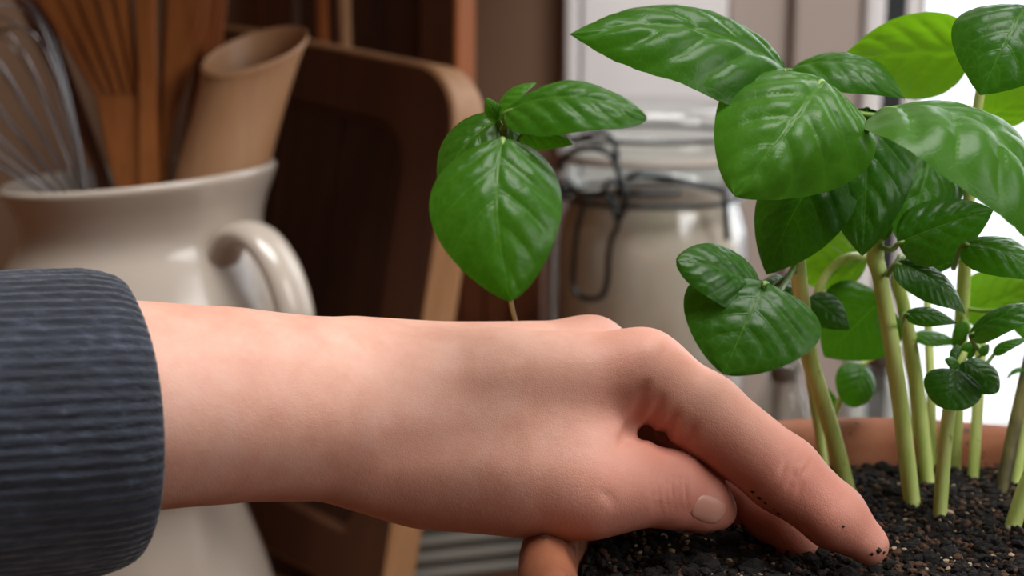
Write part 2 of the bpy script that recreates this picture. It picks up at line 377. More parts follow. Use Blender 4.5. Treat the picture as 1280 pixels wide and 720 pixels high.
def soil_h(x, y):
    q = Vector((x * 45, y * 45, 0.3)); q2 = Vector((x * 150, y * 150, 1.7))
    r = math.hypot(x - PC.x, y - PC.y)
    h = SOILZ + 0.0035 * mnoise.noise(q) + 0.0016 * mnoise.noise(q2) + 0.0008 * mnoise.noise(q2 * 2.7)
    return h + 0.0
def build_soil():
    vs, fs, mi = [], [], []
    nr, na, RR = 70, 220, PR - 0.0185
    vs.append((PC.x, PC.y, soil_h(PC.x, PC.y)))
    for i in range(1, nr + 1):
        r = RR * i / nr
        for k in range(na):
            a = 2 * math.pi * k / na; x = PC.x + r * math.cos(a); y = PC.y + r * math.sin(a)
            vs.append((x, y, soil_h(x, y)))
    for k in range(na): fs.append((0, 1 + k, 1 + (k + 1) % na)); mi.append(0)
    for i in range(nr - 1):
        for k in range(na):
            a = 1 + i * na; b = a + na; k2 = (k + 1) % na
            fs.append((a + k, b + k, b + k2, a + k2)); mi.append(0)
    # crumbs: lumpy little icosahedra sitting on the surface
    g = (1 + 5 ** 0.5) / 2
    iv = [Vector(p).normalized() for p in ((-1, g, 0), (1, g, 0), (-1, -g, 0), (1, -g, 0), (0, -1, g), (0, 1, g), (0, -1, -g), (0, 1, -g), (g, 0, -1), (g, 0, 1), (-g, 0, -1), (-g, 0, 1))]
    ifc = ((0, 11, 5), (0, 5, 1), (0, 1, 7), (0, 7, 10), (0, 10, 11), (1, 5, 9), (5, 11, 4), (11, 10, 2), (10, 7, 6), (7, 1, 8), (3, 9, 4), (3, 4, 2), (3, 2, 6), (3, 6, 8), (3, 8, 9), (4, 9, 5), (2, 4, 11), (6, 2, 10), (8, 6, 7), (9, 8, 1))
    for q in range(14000):
        a = random.uniform(0, 2 * math.pi); r = RR * math.sqrt(random.random()) * 0.99
        x = PC.x + r * math.cos(a); y = PC.y + r * math.sin(a)
        u = random.random()
        if u < 0.52: m_, s = 0, random.uniform(0.0005, 0.0018) * (1.8 if random.random() < 0.08 else 1)
        elif u < 0.89: m_, s = 1, random.uniform(0.0004, 0.0014)
        else: m_, s = 2, random.uniform(0.0003, 0.0009) * (2.0 if random.random() < 0.05 else 1)
        sc = Vector((s * random.uniform(0.6, 1.5), s * random.uniform(0.6, 1.5), s * random.uniform(0.5, 1.0)))
        rz = Matrix.Rotation(random.uniform(0, 6.28), 3, 'Z') @ Matrix.Rotation(random.uniform(-0.6, 0.6), 3, 'X')
        b0 = len(vs); c0 = Vector((x, y, soil_h(x, y) + sc.z * 0.5))
        for w in iv:
            p = rz @ Vector((w.x * sc.x, w.y * sc.y, w.z * sc.z)) * random.uniform(0.75, 1.2)
            vs.append(c0 + p)
        for f in ifc: fs.append(tuple(b0 + z for z in f)); mi.append(m_)
    o = obj('potting_soil', vs, fs, [M['soil'], M['soil_brown'], M['soil_pale']], smooth=False)
    o.data.polygons.foreach_set('material_index', mi)
    tag(o, 'dark crumbly potting soil with pale flecks filling the pot', 'soil', kind='stuff')
build_soil()
def SoilP(u, v):
    p = ray_z(u, v, SOILZ); return Vector((p.x, p.y, soil_h(p.x, p.y) - 0.004))

# ------------------------------------------------------------------ the hand: one continuous surface from a blended distance field
def rc(p, a, b, r1, r2):
    """distance to a cone with round ends"""
    ba = b - a; l2 = float(ba @ ba); rr = r1 - r2; a2 = l2 - rr * rr; il2 = 1.0 / l2
    pa = p - a; y = pa @ ba; z = y - l2
    w = pa * l2 - y[:, None] * ba; x2 = (w * w).sum(1); y2 = y * y * l2; z2 = z * z * l2
    k = np.sign(rr) * rr * rr * x2
    d = (np.sqrt(x2 * a2 * il2) + y * rr) * il2 - r1
    c1 = np.sign(z) * a2 * z2 > k; c2 = np.sign(y) * a2 * y2 < k
    d = np.where(c2, np.sqrt(x2 + y2) * il2 - r1, d)
    d = np.where(c1, np.sqrt(x2 + z2) * il2 - r2, d)
    return d
def smin(a, b, k):
    h = np.clip(0.5 + 0.5 * (b - a) / k, 0, 1); return b + (a - b) * h - k * h * (1 - h)
def seg_dist(p, a, b):
    ba = b - a; t = np.clip(((p - a) @ ba) / float(ba @ ba), 0, 1)
    return np.sqrt(((p - a - t[:, None] * ba) ** 2).sum(1))
def J(u, v, d, r): return (Cp(u, v, d), r * 0.001)
FORE = [J(-150, 528, .385, 31), J(60, 512, .398, 29), J(190, 507, .408, 26.8), J(300, 506, .418, 25.4), J(400, 511, .428, 24.3), J(470, 520, .435, 24)]
PALM = [  # (joint, joint) pairs: metacarpals and the pads of muscle around them
    (J(450, 485, .437, 18), J(803, 466, .432, 12.2)),
    (J(450, 475, .450, 18), J(738, 446, .456, 11.8)),
    (J(450, 485, .463, 17), J(708, 458, .478, 11.2)),
    (J(450, 500, .470, 16), J(672, 480, .497, 10.5)),
    (J(470, 530, .437, 20), J(735, 505, .436, 14)),
    (J(470, 545, .455, 18), J(690, 520, .480, 13)),
    (J(490, 560, .434, 19), J(742, 607, .424, 13.6)),
    (J(540, 590, .440, 16.5), J(690, 612, .432, 14)),
    (J(560, 560, .438, 17), J(735, 560, .428, 10)),
]
FING = {
    'index': [J(803, 466, .432, 12.2), J(880, 517, .429, 12.1), J(978, 592, .425, 11.3), J(1042, 645, .424, 9.4), J(1086, 681, .423, 5.9)],
    'middle': [J(738, 446, .456, 11.8), J(905, 572, .462, 10.6), J(965, 640, .452, 9.0), J(1000, 682, .447, 7.0)],
    'ring': [J(708, 458, .478, 11.2), J(850, 585, .484, 10.2), J(908, 652, .472, 8.8), J(938, 690, .466, 7.0)],
    'little': [J(672, 480, .497, 10.5), J(800, 590, .500, 9.0), J(850, 645, .490, 7.8), J(876, 676, .485, 6.2)],
    'thumb': [J(742, 607, .424, 13.6), J(790, 606, .424, 12.2), J(836, 611, .426, 11.3), J(872, 624, .429, 9.2), J(895, 637, .431, 6.3)],
}
def chain(p, ch, k):
    d = None
    for (a, r1), (b, r2) in zip(ch[:-1], ch[1:]):
        e = rc(p, a, b, r1, r2); d = e if d is None else smin(d, e, k)
    return d
def sdf_base(p):
    d = chain(p, FORE, 0.012)
    for (a, r1), (b, r2) in PALM: d = smin(d, rc(p, a, b, r1, r2), 0.011)
    out = None
    for nm, ch in FING.items():
        e = smin(d, chain(p, ch, 0.003), 0.007 if nm != 'thumb' else 0.008)
        out = e if out is None else np.minimum(out, e)
    return out
def march(u, v, d0=0.36, d1=0.55):
    """first skin point along the view ray through (u, v)"""
    ds = np.arange(d0, d1, 0.0005); pts = np.array([Cp(u, v, d) for d in ds]); s = sdf_base(pts)
    i = np.argmax(s < 0); return pts[max(i, 1)] if s[i] < 0 else None
GRV = []
def groove(path, amp, w):
    fine = []
    for (u0, v0), (u1, v1) in zip(path[:-1], path[1:]): fine += [(u0 + (u1 - u0) * k / 5, v0 + (v1 - v0) * k / 5) for k in range(5)]
    fine.append(path[-1]); pts = [march(u, v) for u, v in fine]; pts = [q for q in pts if q is not None]
    if len(pts) > 1: GRV.append((pts, amp * 0.001, w * 0.001))
# folds at the root of the index finger above the thumb web
groove([(808, 482), (802, 505), (793, 528), (782, 548), (776, 557)], 2.6, 1.7)
groove([(826, 498), (818, 522), (806, 540), (796, 551)], 2.4, 1.6)
groove([(846, 516), (838, 534), (824, 550)], 1.8, 1.6)
groove([(868, 530), (860, 548), (852, 556)], 1.0, 1.5)
# wrinkles over the index joints
for k, (a, b) in enumerate((((1004, 567), (985, 612)), ((1013, 575), (996, 618)), ((992, 560), (975, 596)))): groove([a, ((a[0] + b[0]) / 2 - 2, (a[1] + b[1]) / 2), b], 0.8, 1.0)
groove([(1052, 618), (1040, 640)], 0.25, 1.0)
# thumb joint wrinkles
for du, am in ((0, .8), (8, 1.0), (16, .85), (-9, .7), (24, .6), (-17, .4)):
    groove([(838 + du, 577), (832 + du, 600), (833 + du, 625), (838 + du, 645)], am, 0.8)
groove([(748, 612), (762, 622), (768, 632)], 0.4, 1.6)
# tendons and wrist (raised: negative)
groove([(480, 440), (600, 432), (700, 418), (745, 412)], -0.9, 5.0)
groove([(500, 470), (640, 462), (770, 447)], -0.8, 5.0)
groove([(540, 560), (640, 585), (735, 590)], -1.0, 7.0)
groove([(470, 570), (560, 555), (660, 545)], 1.2, 7.0)
groove([(800, 424), (830, 440)], -0.8, 5.0)
def sdf(p):
    d = sdf_base(p)
    for pts, A, w in GRV:
        Q = np.array(pts); m = np.all((p > Q.min(0) - 3 * w) & (p < Q.max(0) + 3 * w), axis=1)
        if not m.any(): continue
        pm = p[m]; e = np.full(len(pm), 1.0); tp = np.zeros(len(pm)); n = len(pts) - 1
        for i in range(n):
            ba = Q[i + 1] - Q[i]; tt = np.clip(((pm - Q[i]) @ ba) / float(ba @ ba), 0, 1); f = np.sqrt(((pm - Q[i] - tt[:, None] * ba) ** 2).sum(1))
            c = f < e; e[c] = f[c]; tp[c] = np.sin(math.pi * (0.04 + 0.92 * (i + tt[c]) / n)) ** 0.8
        d[m] += A * tp * np.exp(-(e / w) ** 2) / (1.0 if A > 0 else 1.6)
    return d
def surface_nets(fn, lo, hi, h):
    lo = np.array(lo); n = np.ceil((np.array(hi) - lo) / h).astype(int) // 4 * 4 + 5
    ax = [lo[i] + h * np.arange(n[i]) for i in range(3)]
    # coarse pass marks the narrow band
    cx = [a[::4] for a in ax]
    G = np.stack(np.meshgrid(*cx, indexing='ij'), -1).reshape(-1, 3)
    cdv = fn(G).reshape([len(c) for c in cx])
    V = np.repeat(np.repeat(np.repeat(cdv, 4, 0), 4, 1), 4, 2)
    V = np.pad(V, [(2, 2)] * 3, mode='edge')[:n[0], :n[1], :n[2]].astype(np.float64)
    idx = np.argwhere(np.abs(V) < h * 12)
    pts = lo + idx * h
    for s in range(0, len(pts), 300000):
        q = slice(s, s + 300000); V[tuple(idx[q].T)] = fn(pts[q])
    ins = V < 0
    cell = np.zeros([m - 1 for m in n], dtype=np.int8)
    for a in (0, 1):
        for b in (0, 1):
            for c in (0, 1):
                cell += ins[a:n[0] - 1 + a, b:n[1] - 1 + b, c:n[2] - 1 + c]
    act = np.argwhere((cell > 0) & (cell < 8)); vid = -np.ones(cell.shape, dtype=np.int64)
    vid[tuple(act.T)] = np.arange(len(act))
    acc = np.zeros((len(act), 3)); cnt = np.zeros(len(act))
    cor = [(a, b, c) for a in (0, 1) for b in (0, 1) for c in (0, 1)]
    for i, p0 in enumerate(cor):
        for p1 in cor[i + 1:]:
            if sum(abs(np.array(p0) - p1)) != 1: continue
            v0 = V[tuple((act + p0).T)]; v1 = V[tuple((act + p1).T)]
            m = (v0 < 0) != (v1 < 0); t = np.where(m, v0 / np.where(m, v0 - v1, 1), 0)
            acc += np.where(m[:, None], np.array(p0) + t[:, None] * (np.array(p1) - p0), 0); cnt += m
    P = lo + (act + acc / cnt[:, None]) * h
    F = []
    for axis in range(3):
        o1, o2 = (axis + 1) % 3, (axis + 2) % 3
        sl0 = [slice(None)] * 3; sl1 = [slice(None)] * 3; sl0[axis] = slice(0, -1); sl1[axis] = slice(1, None)
        A, B = ins[tuple(sl0)], ins[tuple(sl1)]
        e = np.argwhere(A != B)
        e = e[(e[:, o1] > 0) & (e[:, o2] > 0) & (e[:, o1] < n[o1] - 1) & (e[:, o2] < n[o2] - 1)]
        flip = A[tuple(e.T)]
        q = []
        for d1, d2 in ((-1, -1), (0, -1), (0, 0), (-1, 0)):
            k = e.copy(); k[:, o1] += d1; k[:, o2] += d2; q.append(vid[tuple(k.T)])
        q = np.stack(q, 1); q[~flip] = q[~flip][:, ::-1]; F.append(q)
    return P, np.concatenate(F)
def grad(p, e=0.0004):
    p = np.atleast_2d(p); g = np.zeros_like(p)
    for i in range(3):
        q = np.zeros(3); q[i] = e; g[:, i] = sdf_base(p + q) - sdf_base(p - q)
    return g / np.maximum(np.linalg.norm(g, axis=1, keepdims=True), 1e-9)

HP, HF = surface_nets(sdf, (-0.205, -0.092, 0.345), (0.126, 0.006, 0.525), 0.00068)
red = np.full(len(HP), 0.0)
for (u, v, d, rr, am) in ((803, 440, .43, 22, .45), (985, 590, .425, 16, .4), (1060, 660, .423, 26, .62), (880, 625, .422, 20, .6), (770, 620, .415, 20, .4), (960, 640, .452, 30, .7), (930, 560, .43, 22, .3),
                          (905, 650, .47, 30, .7), (740, 430, .455, 14, .3), (640, 640, .43, 40, .22), (480, 590, .43, 30, .15), (820, 530, .43, 18, .35), (250, 440, .4, 30, .1)):
    red += am * np.exp(-(((HP - Cp(u, v, d)) ** 2).sum(1)) / (rr * 0.001) ** 2)
red = np.clip(red, 0, 0.85)
# cam axes (x right, y up, depth) are left-handed: flip faces when going to world space
HW = cam_to_world(HP); ORG = cam_to_world(Cp(460, 515, .435))
hand = obj('person', HW - ORG, HF[:, ::-1].tolist(), M['skin'], loc=ORG)
at = hand.data.attributes.new('red', 'FLOAT', 'POINT'); at.data.foreach_set('value', red.astype(np.float32))
tag(hand, 'bare left hand and forearm in a navy knit sleeve, fingers pressed into the soil', 'person')
def skin_patch(name, c, along, across, L, Wd, lift, m, n=10, square=0.35):
    """thin shell laid on the skin round point c (cam coords): fingernails"""
    along = along / np.linalg.norm(along); across = across - along * (across @ along); across /= np.linalg.norm(across)
    g0 = grad(c)[0]; pts = []
    for i in range(n + 1):
        for j in range(n + 1):
            a = -1 + 2 * i / n; b = -1 + 2 * j / n
            # superellipse-like map of the square to a rounded nail outline
            x = a * math.sqrt(1 - square * b * b); y = b * math.sqrt(1 - square * a * a)
            pts.append(c + along * x * L / 2 + across * y * Wd / 2 + g0 * 0.004)
    p = np.array(pts)
    for _ in range(14): p = p - g0 * np.clip(sdf_base(p), -0.002, 0.002)[:, None] * 0.9
    gr = grad(p); rr = np.array([max(abs(-1 + 2 * i / n), abs(-1 + 2 * j / n)) for i in range(n + 1) for j in range(n + 1)])
    top = p + gr * (lift + 0.00025 - 0.0005 * rr ** 6)[:, None]; bot = p - gr * 0.0006
    N = n + 1; vs = np.concatenate([top, bot]); fs = []
    for i in range(n):
        for j in range(n):
            q = (i * N + j, (i + 1) * N + j, (i + 1) * N + j + 1, i * N + j + 1); fs.append(q); fs.append(tuple(x + N * N for x in reversed(q)))
    rim = [i * N for i in range(N)] + [n * N + j for j in range(1, N)] + [i * N + n for i in range(n - 1, -1, -1)] + [j for j in range(n - 1, 0, -1)]
    for k in range(len(rim)):
        a, b = rim[k], rim[(k + 1) % len(rim)]; fs.append((a, a + N * N, b + N * N, b))
    o = obj(name, cam_to_world(vs) - ORG, fs, m, hand)
    bm = bmesh.new(); bm.from_mesh(o.data); bmesh.ops.recalc_face_normals(bm, faces=bm.faces); bm.to_mesh(o.data); bm.free()
    return o
tq = march(887, 638)
if tq is not None:
    nl = skin_patch('thumbnail', tq, Cp(905, 646, .43) - Cp(868, 630, .428), Cp(890, 600, .43) - Cp(880, 650, .43), 0.0140, 0.0092, 0.00005, M['nail'], square=0.43)
    nl['label'] = 'smooth pinkish thumbnail'
def dorsal(nm, up):
    ch = FING[nm]; a, b = ch[-2][0], ch[-1][0]; t_ = b - a; t_ /= np.linalg.norm(t_); up = np.array(up, float); up -= t_ * (up @ t_); up /= np.linalg.norm(up)
    c = a + (b - a) * 0.9 + up * ch[-1][1]; return skin_patch('fingernail', c, t_, np.cross(t_, up), 0.0105, 0.0085, 0.0003, M['nail'])
dorsal('index', (0.75, 0.35, 0.75)); dorsal('middle', (0.7, 0.7, 0.3)); dorsal('ring', (0.7, 0.7, 0.3)); dorsal('little', (0.7, 0.7, 0.3))

# knit sleeve: ribbed hollow tube with a rolled cuff end
def build_sleeve():
    a0 = np.array(FORE[0][0]); a1 = np.array(FORE[2][0])
    ax = a1 - a0; ax /= np.linalg.norm(ax)
    c_end = Cp(152, 525, .400); up = np.array([0, 1.0, 0]); up -= ax * (up @ ax); up /= np.linalg.norm(up); si = np.cross(ax, up)
    prof = [(-0.34, 0.052), (-0.25, 0.0475), (-0.18, 0.045), (-0.12, 0.0425), (-0.08, 0.0412), (-0.05, 0.0408), (-0.03, 0.0408), (-0.015, 0.0405), (-0.006, 0.0395), (-0.001, 0.0375), (0.0, 0.0355), (-0.003, 0.0338), (-0.012, 0.0330), (-0.06, 0.0325), (-0.2, 0.036), (-0.33, 0.044)]
    na, nrib = 640, 80; vs, fs = [], []
    PR_ = catmull(prof, 6)
    for (s, r) in PR_:
        for k in range(na):
            q = 2 * math.pi * k / na
            w = math.cos(nrib * q + 0.5 * math.sin(s * 60 + 3 * q))
            fold = 0.0012 * mnoise.noise(Vector((s * 25, math.cos(q) * 1.7, math.sin(q) * 1.7)))
            rr = r + (0.00024 * w + fold + 0.00035 * mnoise.noise(Vector((s * 700, q * 60, 0)))) * (1 if r > 0.034 else 0.4)
            p = c_end + ax * (s - 0.009 * si[2] * math.sin(q) * min(1, max(0, 1 + s / 0.05))) + (up * math.cos(q) * 1.05 + si * math.sin(q)) * rr
            vs.append(p)
    m = len(PR_)
    for i in range(m - 1):
        for k in range(na): fs.append((i * na + k, i * na + (k + 1) % na, (i + 1) * na + (k + 1) % na, (i + 1) * na + k))
    o = obj('sleeve', cam_to_world(np.array(vs)) - ORG, fs, M['knit'], hand)
    bm = bmesh.new(); bm.from_mesh(o.data); bmesh.ops.recalc_face_normals(bm, faces=bm.faces); bm.to_mesh(o.data); bm.free()
    o['label'] = 'dark navy ribbed knit sleeve cuff'
build_sleeve()
# specks of soil clinging to the finger
def specks():
    vs, fs = [], []
    for (u, v, r) in ((1054, 658, .7), (1076, 672, .45), (1098, 688, 1.2), (1104, 690, 1.0), (1107, 684, .7), (1084, 668, .3), (941, 615, .9), (950, 622, 1.2), (957, 628, 1.0), (968, 636, .7), (974, 642, .9), (1032, 690, .8), (1090, 692, 1.0)):
        p = march(u, v)
        if p is None: continue
        b0 = len(vs)
        for w in ((1, 0, 0), (-1, 0, 0), (0, 1, 0), (0, -1, 0), (0, 0, 1), (0, 0, -1)):
            vs.append(p + np.array(w) * r * 0.001 * random.uniform(0.5, 1.1))
        for f in ((0, 2, 4), (2, 1, 4), (1, 3, 4), (3, 0, 4), (2, 0, 5), (1, 2, 5), (3, 1, 5), (0, 3, 5)): fs.append(tuple(b0 + x for x in f))
    o = obj('soil_specks', cam_to_world(np.array(vs)) - ORG, fs, M['dirt'], hand, smooth=False); o['kind'] = 'stuff'
specks()

# ------------------------------------------------------------------ basil
CAMR = Matrix(((1, 0, 0), (0, SP, CP * -1), (0, CP, SP)))   # columns: camera right, up, toward camera, in world axes
def cdir(n):
    r = Vector((1, 0, 0)); up = Vector((0, SP, CP)); back = Vector((0, -CP, SP))
    return (r * n[0] + up * n[1] + back * n[2]).normalized()
G_DARK = (0.013, 0.062, 0.004); G_MID = (0.025, 0.102, 0.005); G_LIGHT = (0.044, 0.145, 0.010); G_BACKLIT = (0.11, 0.235, 0.012)  # the last, yellower green paints window light glowing through the back leaves
MAIN = {}
def leaf(parent, B, T, ratio, N, arch=0.12, fold=0.35, color=G_MID, nv=5.0, puck=1.0, a=0.5, b=0.92, twist=0.0, side=0.0, name='leaf', seed=None):
    """ovate blade from base B to tip T (photo pixel u, v and depth), upper side towards N (camera right, up, back)"""
    Bw, Tw = Wp(*B), Wp(*T); ax = Tw - Bw; L = ax.length; ax.normalize()
    n = cdir(N); n = (n - ax * n.dot(ax)).normalized(); sd = n.cross(ax).normalized()
    W_ = ratio * L / 2; pk = a / (a + b); nrm = pk ** a * (1 - pk) ** b
    nt, ns = 60, 36; vs, fs, uvs, phs = [], [], [], []
    rnd = random.Random(seed if seed is not None else hash((B[0], B[1], T[0])) & 0xffff); o1, o2 = rnd.uniform(0, 9), rnd.uniform(0, 9)
    for i in range(nt + 1):
        t_ = 0.5 - 0.5 * math.cos(math.pi * i / nt); t_ = 0.35 * t_ + 0.65 * i / nt
        te = min(max(t_, 1e-4), 1 - 1e-4)
        hw = (te ** a * (1 - te) ** b) / nrm
        if i == nt: hw = 0.0
        mid = Bw + ax * (L * t_) + n * (arch * L * 4 * t_ * (1 - t_)) + sd * (side * L * 4 * t_ * (1 - t_))
        tw = twist * (t_ - 0.3); cs, sn = math.cos(tw), math.sin(tw)
        for j in range(ns + 1):
            s = -1 + 2 * j / ns; q = abs(s)
            x = W_ * hw * s
            ph = t_ * nv - 0.42 * nv * q ** 1.15 * (1 - 0.35 * t_) + (0.35 if s > 0 else 0.0); phs.append(ph)
            z = -fold * W_ * hw * (q ** 1.7)
            z += puck * 0.042 * L * hw * (abs(math.sin(math.pi * (ph))) ** 0.6) * (q ** 0.7) * (1.02 - q) * 2.0
            z -= 0.011 * L * math.exp(-(s * hw / 0.10) ** 2) * (1 - t_)
            z += 0.03 * L * mnoise.noise(Vector((t_ * 2.6 + o1, s * 1.4, o2))) * q
            z += 0.010 * L * math.sin(9 * t_ + o1 + (2 if s > 0 else 0)) * q ** 3
            z += 0.007 * L * mnoise.noise(Vector((t_ * 11 + o2, s * hw * 8, o1))) + 0.003 * L * mnoise.noise(Vector((t_ * 26 + o2, s * hw * 19, o1)))
            p = mid + (sd * cs + n * sn) * x + (n * cs - sd * sn) * z
            vs.append(p - Bw); uvs.append((s * 0.5 + 0.5, t_))
    for i in range(nt):
        for j in range(ns): k = i * (ns + 1) + j; fs.append((k, k + 1, k + ns + 2, k + ns + 1))
    o = obj(name, vs, fs, M['leaf'], None)
    ul = o.data.uv_layers.new(name='UVMap'); li = np.zeros(len(o.data.loops), dtype=np.int64); o.data.loops.foreach_get('vertex_index', li)
    ul.data.foreach_set('uv', np.array(uvs, dtype=np.float32)[li].ravel())
    va = o.data.attributes.new('vein_phase', 'FLOAT', 'POINT'); va.data.foreach_set('value', np.array(phs, dtype=np.float32))
    o.parent = parent; o.location = Bw - parent.location; o.color = (*color, 1)
    # petiole: from the nearest lower point of the plant's stem into the leaf base
    best = min(MAIN[parent.name], key=lambda p: (p[0] - Bw).length + (max(0.0, p[0].z - Bw.z + 0.004) * 3.0))
    a0 = best[0]; dl = (Bw - a0).length; r1 = min(0.0009, 0.0004 + 0.013 * L); r0 = min(best[1] * 0.8, r1 * 1.35)
    c1 = a0 + (Bw - a0) * 0.55 - n * dl * 0.24
    pts = catmull([(*a0, r0), (*c1, (r0 + r1) / 2), (*(Bw - n * (0.0008 + 0.011 * L)), r1), (*(Bw + ax * L * 0.08 + n * (arch * L * 0.27 - 0.0005 - 0.011 * L)), r1 * 0.6)], 6)
    pv, pf = tube_geo([Vector(x[:3]) - Bw for x in pts], [x[3] for x in pts], 8)
    pt = obj('petiole', pv, pf, M['petiole'], o)
    return o
def basil(label, base, paths, material='stem'):
    """one basil plant: an Empty at the soil, a stem mesh with its side branches; paths are lists of (u, v, d, radius mm); base (u, v) on the soil"""
    bp = SoilP(*base); e = empty('basil_plant', bp)
    tag(e, label, 'plant', 'basil plants growing in the terracotta pot')
    vs, fs = [], []
    for k, pth in enumerate(paths):
        pts = [(*Wp(u, v, d), r * 0.001) for (u, v, d, r) in pth]
        if k == 0: pts = [(*bp, pts[0][3])] + pts
        c = catmull(pts, 10)
        if k == 0: MAIN[e.name] = [(Vector(x[:3]), x[3]) for x in c[6:]]
        a, b = tube_geo([x[:3] for x in c], [max(x[3], 0.0003) for x in c], 12, base=len(vs)); vs += a; fs += b
    obj('stem', [Vector(v) - bp for v in vs], fs, M[material], e)
    return e
bd = lambda u, v: (SoilP(u, v) - Vector((0, 0, CAMZ))).dot(Vector((0, CP, -SP)))

# plant A: left front stem with the broad pair of leaves over the hand
dA = bd(1062, 618)
A = basil('basil plant left of the pot with a broad pair of leaves hanging over the hand', (1064, 618),
          [[(1040, 540, dA - .004, 2.9), (1014, 455, dA - .014, 2.9), (1006, 410, dA - .022, 2.8), (996, 318, dA - .034, 2.6), (992, 260, dA - .036, 2.0), (1006, 205, dA - .038, 1.3)],
           [(1013, 440, dA - .016, 2.0), (1017, 385, dA - .012, 1.6), (1034, 342, dA - .010, 1.5), (1058, 322, dA - .010, 1.5), (1082, 320, dA - .002, 1.2)]])
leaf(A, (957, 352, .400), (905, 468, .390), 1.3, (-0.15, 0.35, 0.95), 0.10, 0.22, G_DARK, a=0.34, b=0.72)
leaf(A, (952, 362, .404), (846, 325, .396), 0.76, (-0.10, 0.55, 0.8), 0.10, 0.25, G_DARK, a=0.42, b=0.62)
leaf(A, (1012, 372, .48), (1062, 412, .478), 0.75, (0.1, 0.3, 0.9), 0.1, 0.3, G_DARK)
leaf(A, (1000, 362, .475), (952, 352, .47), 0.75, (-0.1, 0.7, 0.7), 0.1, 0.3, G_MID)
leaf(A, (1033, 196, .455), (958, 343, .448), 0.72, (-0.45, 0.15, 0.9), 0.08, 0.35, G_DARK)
leaf(A, (1085, 322, .505), (985, 338, .50), 0.75, (0.0, -0.4, 0.9), 0.05, 0.2, G_BACKLIT)

# plant B: upright stem in the middle that carries the big upper leaves
dB = bd(1143, 634)
Bp = basil('tallest basil plant in the middle with large glossy upper leaves', (1143, 634),
           [[(1122, 480, dB, 2.9), (1101, 352, dB - .004, 2.8), (1094, 318, dB - .004, 2.9), (1100, 250, dB - .01, 2.1), (1106, 180, dB - .018, 1.8), (1100, 146, dB - .028, 1.3)]
            ])
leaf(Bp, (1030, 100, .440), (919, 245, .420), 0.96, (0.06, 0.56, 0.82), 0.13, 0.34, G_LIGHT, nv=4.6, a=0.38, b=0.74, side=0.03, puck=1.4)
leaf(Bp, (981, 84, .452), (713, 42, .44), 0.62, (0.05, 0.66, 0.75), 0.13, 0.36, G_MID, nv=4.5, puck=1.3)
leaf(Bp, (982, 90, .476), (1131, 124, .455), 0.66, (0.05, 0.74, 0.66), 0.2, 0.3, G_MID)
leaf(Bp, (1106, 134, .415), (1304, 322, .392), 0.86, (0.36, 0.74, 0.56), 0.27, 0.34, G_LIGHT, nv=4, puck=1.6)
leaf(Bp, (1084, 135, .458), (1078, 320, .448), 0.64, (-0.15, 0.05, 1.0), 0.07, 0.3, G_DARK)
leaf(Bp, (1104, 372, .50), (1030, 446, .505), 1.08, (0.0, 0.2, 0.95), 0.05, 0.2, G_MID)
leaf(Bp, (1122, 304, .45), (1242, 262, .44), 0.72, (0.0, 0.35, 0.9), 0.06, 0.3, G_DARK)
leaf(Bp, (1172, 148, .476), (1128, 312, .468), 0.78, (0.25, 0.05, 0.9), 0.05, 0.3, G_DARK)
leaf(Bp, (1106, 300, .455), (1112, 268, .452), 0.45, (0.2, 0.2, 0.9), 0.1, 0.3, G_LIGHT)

# plant C: stem just right of it with puckered middle leaves
dC = bd(1160, 606)
Cc = basil('basil plant behind the tallest stem, with one puckered leaf bowing to the right', (1162, 606),
           [[(1146, 480, dC, 2.6), (1130, 385, dC - .01, 2.4), (1122, 350, dC - .015, 2.0), (1126, 320, dC - .022, 1.2)]
            ])
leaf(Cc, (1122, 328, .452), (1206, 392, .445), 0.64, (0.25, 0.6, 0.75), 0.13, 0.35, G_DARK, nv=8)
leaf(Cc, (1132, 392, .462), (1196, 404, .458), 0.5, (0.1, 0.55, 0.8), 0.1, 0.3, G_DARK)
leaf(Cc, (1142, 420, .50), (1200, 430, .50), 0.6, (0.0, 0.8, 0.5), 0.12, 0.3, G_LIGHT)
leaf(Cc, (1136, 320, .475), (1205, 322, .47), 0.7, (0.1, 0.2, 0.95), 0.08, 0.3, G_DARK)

# plant D: short front stem with the rosette
dD = bd(1174, 654)
D = basil('short basil plant in front with a rosette of small round leaves', (1174, 654),
          [[(1181, 560, dD, 2.3), (1188, 505, dD, 2.2), (1198, 465, dD - .004, 1.8), (1206, 440, dD - .004, 1.0)]
           ])
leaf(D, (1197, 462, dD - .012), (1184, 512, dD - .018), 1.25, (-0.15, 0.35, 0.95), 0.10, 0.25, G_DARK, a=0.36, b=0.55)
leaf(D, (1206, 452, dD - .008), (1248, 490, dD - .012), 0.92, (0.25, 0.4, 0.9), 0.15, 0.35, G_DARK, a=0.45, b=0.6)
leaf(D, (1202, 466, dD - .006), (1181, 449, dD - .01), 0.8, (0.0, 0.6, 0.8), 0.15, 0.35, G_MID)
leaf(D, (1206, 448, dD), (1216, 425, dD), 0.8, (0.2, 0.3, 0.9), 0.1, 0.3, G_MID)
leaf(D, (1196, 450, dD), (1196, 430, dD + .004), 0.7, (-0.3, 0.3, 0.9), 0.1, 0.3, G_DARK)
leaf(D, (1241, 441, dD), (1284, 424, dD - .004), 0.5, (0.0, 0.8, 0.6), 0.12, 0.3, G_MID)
leaf(D, (1226, 444, dD), (1236, 430, dD), 0.7, (0.0, 0.5, 0.8), 0.12, 0.3, G_DARK)

